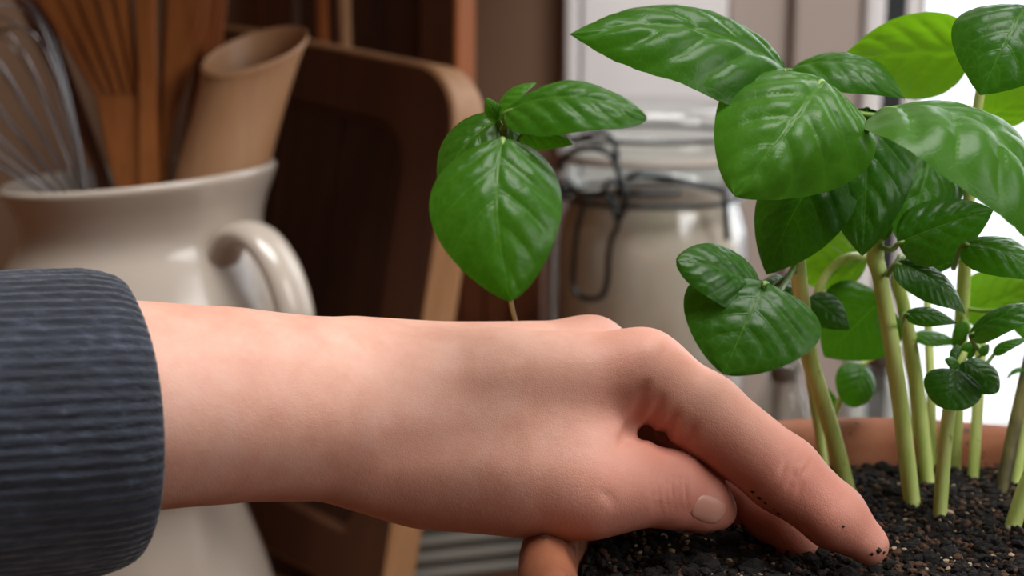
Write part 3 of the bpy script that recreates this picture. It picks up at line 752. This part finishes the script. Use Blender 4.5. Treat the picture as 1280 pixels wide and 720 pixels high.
# plant E: tall stem at the right that carries the right-hand leaves
dE = bd(1192, 588)
E = basil('tall basil plant at the right whose top leaves reach the window frame', (1192, 588),
          [[(1196, 500, dE - .008, 2.6), (1202, 400, dE - .02, 2.5), (1206, 330, dE - .03, 2.3), (1212, 240, dE - .045, 2.0), (1220, 150, dE - .05, 1.7), (1230, 90, dE - .055, 1.5), (1236, 50, dE - .06, 1.0)]])
leaf(E, (1214, 64, .478), (1042, 80, .475), 0.66, (-0.05, 0.50, -0.86), 0.12, 0.35, G_BACKLIT)
leaf(E, (1284, 6, .43), (1226, 119, .42), 1.0, (-0.25, 0.30, 0.9), 0.14, 0.35, G_DARK)
leaf(E, (1234, 148, .48), (1310, 92, .47), 0.75, (0.1, -0.3, 0.9), 0.1, 0.2, G_BACKLIT)
leaf(E, (1204, 304, .425), (1312, 352, .415), 0.66, (0.05, 0.65, 0.75), 0.14, 0.32, G_MID)
leaf(E, (1204, 392, .505), (1300, 350, .50), 0.80, (0.0, -0.2, 0.95), 0.05, 0.2, G_BACKLIT)
leaf(E, (1212, 418, .45), (1312, 386, .44), 0.52, (-0.1, 0.75, 0.65), 0.14, 0.35, G_DARK)
leaf(E, (1206, 402, .49), (1192, 440, .492), 0.5, (0.1, 0.2, 0.9), 0.08, 0.3, G_LIGHT)
leaf(E, (1272, 385, .48), (1310, 440, .478), 0.6, (0.2, 0.1, 0.9), 0.08, 0.3, G_LIGHT)

# thinner and bare stems
def bare(label, base, pth, material='stem'): return basil(label, base, [pth], material)
d1 = bd(1034, 588)
bare('thin bare basil stem just behind the leftmost stem', (1034, 590), [(1024, 540, d1, 1.8), (1012, 470, d1 - .01, 1.6), (1010, 440, d1 - .015, 1.0)])
d2 = bd(1166, 585)
bare('slim pale basil stem seen between the two middle stems', (1166, 586), [(1164, 500, d2, 1.7), (1160, 400, d2, 1.5), (1158, 330, d2, 0.8)])
d3 = bd(1216, 598)
bare('bright basil stem standing before the window, below the rosette', (1216, 600), [(1220, 540, d3, 2.0), (1224, 470, d3, 2.1), (1228, 380, d3, 1.4)])
d4 = bd(1250, 612)
F_ = bare('brownish woody basil stem leaning out at the right edge', (1250, 614), [(1266, 545, d4, 2.4), (1286, 450, d4, 2.0), (1300, 380, d4, 1.4)], 'stem_brown')
leaf(F_, (1306, 372, d4 - .01), (1372, 320, d4 - .02), 0.66, (0.1, 0.8, 0.5), 0.14, 0.35, G_MID)
leaf(F_, (1300, 366, d4 + .01), (1330, 296, d4 + .03), 0.66, (0.1, 0.5, 0.8), 0.12, 0.35, G_LIGHT)
leaf(F_, (1284, 462, d4), (1258, 474, d4), 0.35, (0.0, 0.8, 0.5), 0.25, 0.2, G_MID)
d5 = bd(1264, 658)
T_ = bare('thick green basil stem slanting out of the frame at lower right', (1262, 660), [(1278, 620, d5, 2.6), (1300, 560, d5, 2.5), (1330, 440, d5, 2.0)])
d6 = bd(1270, 606)
P_ = bare('pale basil stem right of the brownish woody one', (1268, 608), [(1276, 560, d6, 2.1), (1290, 480, d6, 2.0), (1300, 400, d6, 1.5)])
leaf(T_, (1338, 430, d5 - .01), (1420, 380, d5 - .02), 0.7, (0.1, 0.8, 0.5), 0.16, 0.35, G_MID)
leaf(T_, (1330, 424, d5 - .01), (1372, 470, d5 - .05), 0.7, (0.1, 0.6, 0.8), 0.16, 0.35, G_DARK)
leaf(P_, (1308, 394, d6), (1380, 400, d6 - .01), 0.7, (0.1, 0.8, 0.5), 0.16, 0.35, G_MID)
d7 = bd(1150, 578)
bare('faint thin basil stem at the back, left of the two middle stems', (1149, 578), [(1140, 480, d7, 1.5), (1130, 420, d7, 1.2)])
# sprout with the small curled leaf
d8 = bd(1046, 572)
H = basil('young basil sprout with one small curled leaf beside the thick rim', (1046, 574),
          [[(1044, 545, d8, 1.1), (1045, 515, d8 - .004, 1.1), (1060, 480, d8 - .006, 1.1), (1078, 455, d8 - .006, 1.0), (1112, 438, d8 - .004, 0.9)],
           ])
leaf(H, (1078, 455, d8 - .008), (1062, 508, d8 - .012), 0.95, (0.2, 0.2, 0.9), 0.18, 0.5, G_MID, a=0.4, b=0.55)
leaf(H, (1030, 500, d8), (1010, 495, d8), 0.8, (0.0, 0.6, 0.8), 0.1, 0.3, G_DARK)
leaf(H, (1044, 520, d8 - .002), (1034, 484, d8 - .002), 0.45, (-0.4, 0.1, 0.9), 0.1, 0.3, G_MID)

# long lax stem that runs behind the hand and holds the sprig at upper left
dI = bd(985, 560)
I_ = basil('long lax basil plant whose sprig of leaves hangs at upper left before the jar', (1000, 575),
           [[(965, 585, .53, 1.8), (880, 560, .535, 1.7), (780, 510, .53, 1.6), (690, 470, .515, 1.5), (648, 410, .49, 0.8), (634, 340, .46, 0.9), (630, 260, .43, 1.2), (630, 190, .405, 1.3), (630, 160, .397, 1.2)]], 'stem_brown')
leaf(I_, (628, 172, .383), (639, 376, .368), 0.76, (0.02, 0.35, 0.94), 0.12, 0.34, G_MID, nv=4.5, a=0.55, b=0.80, side=-0.06)
leaf(I_, (632, 138, .390), (808, 148, .378), 0.60, (0.05, 0.66, 0.72), 0.15, 0.32, G_MID, a=0.5, b=0.74)
leaf(I_, (632, 142, .405), (548, 240, .400), 0.80, (-0.4, 0.45, 0.75), 0.14, 0.3, G_DARK)
leaf(I_, (618, 146, .400), (672, 104, .396), 0.7, (-0.4, 0.8, 0.5), 0.18, 0.35, G_LIGHT)
leaf(I_, (650, 168, .395), (716, 180, .388), 0.5, (0.1, 0.3, 0.9), 0.1, 0.3, G_MID)
leaf(I_, (624, 152, .398), (608, 122, .396), 0.7, (-0.3, 0.3, 0.9), 0.1, 0.3, G_LIGHT)

# ------------------------------------------------------------------ clip-top jar
JC = Vector((0.0847, 0.866, 0.0)); JR = 0.0605; JH = 0.300
jar = empty('clip_top_jar', JC); tag(jar, 'tall clip-top glass jar with steel wire fastening, filled with pale flour', 'jar')
def bodyprof(o=0.0):
    return [(0.0, 0.0 + o), (JR - 0.006 - o, 0.0 + o), (JR - o, 0.008 + o), (JR - o, 0.205), (JR - 0.001 - o, 0.222), (JR - 0.006 - o, 0.238), (JR - 0.007 - o, 0.246), (JR - 0.003 - o, 0.251), (JR - 0.003 - o, 0.259), (JR - 0.007 - o, 0.264)]
ip = [(r, z) for r, z in reversed(bodyprof(0.0035))]
vs, fs = lathe(bodyprof() + ip[:-1] + [(0.0, 0.0035)], 72)
obj('glass_body', vs, fs, M['glass'], jar)
vs, fs = lathe([(JR - 0.016, 0.2645), (JR - 0.004, 0.2645), (JR - 0.003, 0.2665), (JR - 0.004, 0.2685), (JR - 0.016, 0.2685)], 72)
obj('rubber_seal', vs, fs, M['rubber'], jar)
vs, fs = lathe([(0.0, 0.269), (JR - 0.004, 0.269), (JR - 0.002, 0.272), (JR - 0.002, 0.277), (JR - 0.006, 0.280), (JR - 0.004, 0.284), (JR - 0.004, 0.292), (JR - 0.009, 0.298), (JR - 0.02, JH), (0.0, JH - 0.002)], 72)
obj('glass_lid', vs, fs, M['glass'], jar)
fl = [(0.0, 0.005), (JR - 0.012, 0.005), (JR - 0.0045, 0.012), (JR - 0.0045, 0.205), (JR - 0.0055, 0.221), (JR - 0.0105, 0.236), (JR - 0.012, 0.240), (JR - 0.03, 0.244), (0.0, 0.246)]
vs, fs = lathe(fl, 64); fo = obj('flour', vs, fs, M['flour'], loc=JC)
tag(fo, 'pale beige flour heaped inside the clip-top jar', 'flour', kind='stuff')
def jp(u, v, off):
    """point on the jar's front at photo pixel (u, v), off mm outside the glass"""
    y = JC.y - JR
    for _ in range(6):
        p = ray_y(u, v, y); rr = JR + off * 0.001; dx = max(min(p.x - JC.x, rr * 0.999), -rr * 0.999); y = JC.y - math.sqrt(rr * rr - dx * dx)
    return ray_y(u, v, y) - JC
def wire(name, pts, r, closed=False, n=8):
    c = catmull([tuple(jp(*p)) for p in pts], n); return tube(name, c, r * 0.001, M['wire'], jar, 8, closed)
ring = lambda z, rr, n=64: [Vector((rr * math.cos(6.2832 * k / n), rr * math.sin(6.2832 * k / n), z)) for k in range(n)]
tube('neck_wire', ring(0.2425, JR - 0.004), 0.0015, M['wire'], jar, 8, True)
tube('lid_wire', ring(0.2795, JR - 0.0035), 0.0014, M['wire'], jar, 8, True)
wire('latch_wire', [(700, 212, 3), (706, 196, 4), (722, 187, 5), (745, 185, 6), (764, 194, 6), (772, 212, 6), (778, 232, 6), (782, 248, 6), (778, 266, 6), (772, 276, 6)], 1.9)
wire('latch_wire', [(716, 178, 5), (738, 168, 6), (758, 168, 6), (768, 180, 6), (772, 200, 6)], 1.6)
wire('latch_loop', [(736, 248, 6), (728, 262, 7), (721, 290, 8), (717, 330, 8), (716, 355, 8), (724, 369, 8), (740, 374, 8), (753, 369, 8), (759, 352, 8), (761, 320, 8), (765, 298, 7), (772, 282, 6), (768, 262, 6), (764, 246, 6)], 1.7)
wire('bail_wire', [(706, 236, 4), (722, 241, 5), (745, 243, 5), (766, 244, 6), (800, 242, 5), (850, 241, 5)], 1.7)
wire('bail_wire', [(783, 222, 6), (800, 218, 6), (830, 222, 5), (870, 231, 5), (895, 237, 5), (905, 243, 5), (907, 262, 5), (909, 300, 5)], 1.9)
for (u, v, r) in ((708, 234, 7), (765, 236, 9)):
    c = jp(u, v, 5); pts = []
    for k in range(36):
        q = k / 12 * 2 * math.pi; pts.append(c + Vector((math.cos(q) * r * 0.0005, -0.003 + k * 0.0001, math.sin(q) * r * 0.00055)))
    tube('spring_coil', pts, 0.0014, M['wire'], jar, 8)

# slim glass bottles behind the pot
def bottle(u, d, label, h, r, fill):
    x = (u - 640) / FPX * d; y = (d - CAMZ * SP * 0.6) / CP * 0.985
    e = empty('glass_bottle', (x, y, 0)); tag(e, label, 'bottle', 'slim bottles behind the pot')
    vs, fs = lathe([(0, 0), (r - .003, 0), (r, .004), (r, h * .80), (r * .55, h * .90), (r * .5, h * .96), (r * .58, h * .965), (r * .58, h), (r * .4, h), (r * .4, h * .9), (r - .004, h * .78), (r - .003, .006), (0, .005)], 40)
    obj('glass_body', vs, fs, M['glass'], e)
    vs, fs = lathe([(0, .006), (r - .0045, .0065), (r - .0045, h * fill), (0, h * fill)], 32); obj('salt_filling', vs, fs, M['white_paint'], e)
    vs, fs = lathe([(0, h * .93), (r * .38, h * .93), (r * .46, h * 1.04), (0, h * 1.045)], 24); obj('stopper', vs, fs, M['linen'], e)
bottle(974, .80, 'slim glass bottle between the jar and the basil stems', .165, .020, .62)
bottle(1090, .80, 'slim glass bottle seen between the left and middle basil stems', .175, .022, .66)

# ------------------------------------------------------------------ boards
def rounded_board(name, w, h, t_, rad, mats, matrix, label, groove_in=None):
    """board standing in local x (width) / y (height), z = face; origin at its lower right front corner"""
    e = empty(name, (0, 0, 0)); e.matrix_world = matrix
    pts = []
    for cx, cy, a0 in ((-rad, h - rad, 0), (-w + rad, h - rad, 90), (-w + 0.012, 0.012, 180), (-0.012, 0.012, 270)):
        rr = rad if cy > 0.05 else 0.012
        for k in range(13): q = R(a0 + 90 * k / 12); pts.append((cx + rr * math.cos(q), cy + rr * math.sin(q)))
    n = len(pts); vs, fs = [], []
    cxm, cym = -w / 2, h / 2
    def ringp(z, ins):
        return [(x + (cxm - x) / max(abs(cxm - x), 1e-6) * min(ins, abs(cxm - x)) * 0.98 * (abs(x - cxm) / (w / 2)), y + (cym - y) / max(abs(cym - y), 1e-6) * min(ins, abs(cym - y)) * (abs(y - cym) / (h / 2)), z) for x, y in pts]
    rings = [ringp(0, 0.0025), ringp(-0.0008, 0.0008), ringp(-0.0025, 0), ringp(-t_ + 0.0025, 0), ringp(-t_ + 0.0008, 0.0008), ringp(-t_, 0.0025)]
    for q in rings: vs += q
    for i in range(len(rings) - 1):
        for k in range(n): fs.append((i * n + k, (i + 1) * n + k, (i + 1) * n + (k + 1) % n, i * n + (k + 1) % n))
    fs.append(tuple((len(rings) - 1) * n + k for k in reversed(range(n))))
    ob = obj('edge', vs, fs, mats[0], e, smooth=False)
    # face: raised rim frame and sunken centre panel
    m1 = groove_in or 0.03
    outer = ringp(0, 0.0025)
    def inset(z, m): return [(cxm + (x - cxm) * (1 - m / (w / 2)), cym + (y - cym) * (1 - m / (h / 2)), z) for x, y in pts]
    i1, i2 = inset(0, m1), inset(-0.004, m1 + 0.004)
    vs = outer + i1 + i2; fs = []
    for i in range(2):
        for k in range(n): fs.append((i * n + k, i * n + (k + 1) % n, (i + 1) * n + (k + 1) % n, (i + 1) * n + k))
    obj('rim_frame', vs, fs, mats[1], e, smooth=False)
    np_ = 3; x0, x1 = -w + m1 + 0.003, -m1 - 0.003; wd_ = (x1 - x0) / np_
    for k in range(np_):
        box('panel_strip', (x0 + wd_ * k + 0.0006, m1 + 0.003, -0.0085), (x0 + wd_ * (k + 1) - 0.0006, h - m1 - 0.003, -0.004), mats[2], e, 0.0008)
    tag(e, label, 'cutting board'); return e
def board_matrix(origin, yaw, lean, roll):
    return Matrix.Translation(origin) @ Matrix.Rotation(R(yaw), 4, 'Z') @ Matrix.Rotation(R(90 - lean), 4, 'X') @ Matrix.Rotation(R(roll), 4, 'Z')
rounded_board('cutting_board', 0.25, 0.322, 0.026, 0.034, (M['board_edge'], M['board_rim'], M['board_dark']),
              board_matrix(Vector((-0.078, 0.785, 0.003)), -42, 7, -6.0), 'large dark wooden chopping board with a pale rounded edge beside the jug', 0.036)
rounded_board('cutting_board', 0.17, 0.49, 0.024, 0.02, (M['orange_wood'], M['board_rim'], M['board_dark']),
              board_matrix(Vector((-0.040, 0.968, 0.003)), -30, 0.4, -0.5), 'tall chopping board with an orange wood edge behind the pale-edged board', 0.03)
rounded_board('serving_board', 0.098, 0.205, 0.016, 0.012, (M['mahogany'], M['mahogany'], M['mahogany']),
              board_matrix(Vector((0.020, 0.938, 0.002)), -4, 4, 0), 'low reddish mahogany board standing beside the clip-top jar', 0.02)

# folded linen cloth lying between board and jar
def cloth():
    e = empty('folded_cloth', (-0.030, 0.872, 0.0), (0, 0, R(16)))
    for k in range(4):
        nx, ny = 18, 12; vs, fs = [], []
        w, dpt = 0.088 - 0.003 * k, 0.05 - 0.002 * k
        for side in (0, 1):
            for i in range(nx + 1):
                for j in range(ny + 1):
                    x = -w / 2 + w * i / nx; y = -dpt / 2 + dpt * j / ny
                    ed = min(1, min(i, nx - i, j, ny - j) / 1.5)
                    z = 0.0012 + 0.0105 * k + (0.0092 if side else 0.0) * (0.5 + 0.5 * ed) + 0.0012 * mnoise.noise(Vector((x * 40, y * 40, k)))*ed*side
                    vs.append((x + 0.002 * mnoise.noise(Vector((y * 30, k, 1))), y, z))
        N = (nx + 1) * (ny + 1)
        for i in range(nx):
            for j in range(ny):
                a = i * (ny + 1) + j; q = (a, a + 1, a + ny + 2, a + ny + 1); fs.append(q); fs.append(tuple(z + N for z in reversed(q)))
        rim = [i * (ny + 1) for i in range(nx + 1)] + [nx * (ny + 1) + j for j in range(1, ny + 1)] + [i * (ny + 1) + ny for i in range(nx - 1, -1, -1)] + [j for j in range(ny - 1, 0, -1)]
        for i in range(len(rim)): a, b = rim[i], rim[(i + 1) % len(rim)]; fs.append((a, b, b + N, a + N))
        obj('cloth_fold', vs, fs, M['linen'], e)
    tag(e, 'folded grey linen cloth on the worktop below the hand', 'cloth')
cloth()

# ------------------------------------------------------------------ stoneware jug
JG = Vector((-0.199, 0.757, 0.0))
def jug_warp(x, y, z):
    k = max(0.0, (z - 0.20) / 0.07); k = min(k, 1.0) ** 2
    return (x, y, z + k * x * 0.085)
jprof = [(0.0, 0.0), (0.068, 0.0), (0.070, 0.004), (0.060, 0.045), (0.047, 0.085), (0.045, 0.098), (0.052, 0.115), (0.068, 0.140), (0.079, 0.165), (0.0815, 0.185), (0.079, 0.203), (0.071, 0.222), (0.0655, 0.234), (0.0645, 0.243), (0.067, 0.253), (0.0705, 0.261), (0.0725, 0.266), (0.0718, 0.2685), (0.0695, 0.268),
         (0.066, 0.258), (0.061, 0.243), (0.062, 0.234), (0.067, 0.222), (0.075, 0.203), (0.077, 0.185), (0.074, 0.165), (0.060, 0.14), (0.04, 0.118), (0.0, 0.112)]
jp2 = [tuple(x) for x in catmull(jprof, 4)]; jp2 = [(max(r, 0.0), z) for r, z in jp2]
vs, fs = lathe(jp2, 80, jug_warp)
jug = empty('stoneware_jug', JG); tag(jug, 'cream glazed stoneware jug with a loop handle holding wooden utensils', 'jug')
obj('jug_body', vs, fs, M['ceramic'], jug)
def handle():
    az = R(-38); out = Vector((math.cos(az), math.sin(az), 0)); side = Vector((-out.y, out.x, 0))
    pts = [(0.062, 0.226), (0.074, 0.242), (0.092, 0.243), (0.108, 0.229), (0.117, 0.206), (0.115, 0.180), (0.103, 0.158), (0.088, 0.142), (0.064, 0.132)]
    c = catmull(pts, 7); vs, fs = [], []; n = 14
    for i, p in enumerate(c):
        t_ = np.array(c[min(i + 1, len(c) - 1)]) - np.array(c[max(i - 1, 0)]); t_ /= np.linalg.norm(t_); nr = (-t_[1], t_[0])
        for k in range(n):
            q = 2 * math.pi * k / n; a = 0.0065 * math.cos(q); b = 0.0115 * math.sin(q)
            vs.append(out * (p[0] + nr[0] * a) + Vector((0, 0, p[1] + nr[1] * a)) + side * b)
    for i in range(len(c) - 1):
        for k in range(n): fs.append((i * n + k, i * n + (k + 1) % n, (i + 1) * n + (k + 1) % n, (i + 1) * n + k))
    obj('handle', vs, fs, M['ceramic'], jug)
handle()

# utensils standing in the jug; each is built in the photo plane at its own depth, with real thickness
def slab(name, outline, d, thick, m, parent=None, origin=None, tilt=0.0, bev=0.0012):
    """solid cut from an outline (u, v) at depth d"""
    bm = bmesh.new(); o = origin or Wp(*outline[0], d)
    vsb = [bm.verts.new(Wp(u, v, d + tilt * (v - 240)) - o) for u, v in outline]
    f = bm.faces.new(vsb); bmesh.ops.recalc_face_normals(bm, faces=[f])
    r = bmesh.ops.extrude_face_region(bm, geom=[f]); dv = cdir((0, 0, -1)) * thick
    for x in r['geom']:
        if isinstance(x, bmesh.types.BMVert): x.co += dv
    bmesh.ops.recalc_face_normals(bm, faces=bm.faces)
    if bev: bmesh.ops.bevel(bm, geom=[e for e in bm.edges if e.calc_face_angle(0) > 0.6], offset=bev, segments=2, affect='EDGES')
    ob = bobj(name, bm, m, parent, smooth=False, loc=None if parent else o)
    return ob
# slotted spatula
so = Wp(170, 330, .765)
sp_ = empty('slotted_spatula', so); tag(sp_, 'brown slotted wooden spatula with fanned tines standing in the jug', 'spatula')
slab('handle', [(165, 420), (192, 420), (196, 235), (192, 118), (118, 118), (134, 200), (150, 260)], .768, 0.007, M['spoon'], sp_, so)
tops = [(36, 60), (66, 84), (92, 109), (118, 134), (143, 158)]; bots = [(119, 128), (132, 141), (144, 153), (156, 164), (166, 172)]
for (t0, t1), (b0, b1) in zip(tops, bots):
    slab('tine', [(b0, 121), (b1, 121), (t1 + 0, -25), (t0 - 6, -25)], .768, 0.007, M['spoon'], sp_, so)
slab('tine', [(172, 300), (197, 300), (197, 235), (193, 120), (191, 60), (190, -25), (166, -25), (170, 60), (172, 122)], .764, 0.010, M['spoon'], sp_, so)
# curved wooden spoon
w_ = slab('wooden_spoon', [(196, 330), (212, 330), (206, 200), (214, 150), (238, 80), (254, 30), (262, -30), (204, -30), (200, 60), (196, 150)], .780, 0.010, M['spoon'], bev=0.003)
tag(w_, 'curved wooden spoon next to the slotted spatula in the jug', 'spoon')
w_ = slab('wooden_stirrer', [(222, 300), (236, 300), (262, 130), (272, 80), (284, -30), (252, -30), (244, 80), (236, 130)], .792, 0.009, M['spoon_red'], bev=0.0025)
tag(w_, 'reddish wooden stirrer behind the turned wooden cup in the jug', 'spatula')
w_ = slab('wooden_paddle', [(150, 330), (165, 330), (130, 210), (90, 100), (40, -30), (0, -30), (60, 80), (110, 200)], .795, 0.008, M['mahogany'], bev=0.002)
tag(w_, 'dark wooden paddle at the back left of the jug', 'spatula')
# turned wooden cup with a flared mouth, leaning
def cup():
    top = Wp(319, 62, .770); bot = Wp(256, 300, .775); ax = (top - bot); L = ax.length; ax.normalize()
    e = empty('wooden_cup', bot); rx = Vector((1, 0, 0)); rx = (rx - ax * rx.dot(ax)).normalized(); ry = ax.cross(rx)
    pr = [(0.0, 0.0), (0.0225, 0.0), (0.0235, 0.004), (0.0235, L * .4), (0.0232, L * .62), (0.0236, L * .8), (0.0246, L * .93), (0.0258, L - .002), (0.0250, L + .0005), (0.0240, L - .001), (0.0222, L * .9), (0.021, L * .75), (0.021, L * .35), (0.0, L * .3)]
    vs, fs = lathe([tuple(x) for x in catmull(pr, 3)], 56)
    def sh(v):
        k = min(1, max(0, (v[2] - L * .35) / (L * .65))) ** 1.5
        return rx * v[0] + ry * v[1] + ax * (v[2] + k * (0.50 * v[0] + 0.60 * v[1]))
    obj('cup_body', [sh(v) for v in vs], fs, M['cup_wood'], e)
    tag(e, 'tan turned wooden cup with a flared mouth leaning in the jug', 'cup')
cup()
# whisk: wire balloon and handle
def whisk():
    base = Wp(150, 330, .745); ctr = Wp(40, 170, .735); ax = (ctr - base).normalized()
    e = empty('balloon_whisk', base); tag(e, 'steel balloon whisk resting in the jug at the left', 'whisk')
    side = ax.cross(Vector((0, 1, 0))).normalized(); fr = ax.cross(side)
    L0, L1, RW = 0.030, 0.155, 0.038
    for k in range(9):
        q = math.pi * k / 9; dv = side * math.cos(q) + fr * math.sin(q); pts = []
        for i in range(41):
            s = -1 + 2 * i / 40
            a = 1 - abs(s)
            rr = RW * math.sin(math.pi * min(1, (abs(s)) ** 0.9)) ** 0.8 * 1.0 if abs(s) < 1 else 0.0
            z = L0 + (L1 - L0 - 0.003 * k) * (1 - abs(s) ** 2.2)
            pts.append(ax * z + dv * (rr * (1 if s > 0 else -1)))
        tube('wire_loop', pts, 0.0006, M['steel'], e, 8)
    tube('grip', [ax * -0.06, ax * 0.0, ax * 0.034], [0.006, 0.0065, 0.005], M['steel'], e, 16)
whisk()
# thin sticks behind the boards
for (u0, u1, m_, lab) in ((396, 408, 'spoon_red', 'thin reddish wooden skewer standing behind the pale-edged board'), (424, 436, 'cup_wood', 'thin greyish wooden skewer standing behind the pale-edged board')):
    a = ray_y((u0 + u1) / 2 + 10, 300, 0.965); b = ray_y((u0 + u1) / 2 - 2, -60, 0.985); a = a + (a - b) * ((a.z - 0.0) / (b.z - a.z))
    o = tube('wooden_skewer', [a - a, (b - a) * 0.5, b - a], [0.004, 0.0042, 0.0045], M[m_], None, 12); o.location = a
    tag(o, lab, 'skewer', 'thin wooden skewers by the wall')
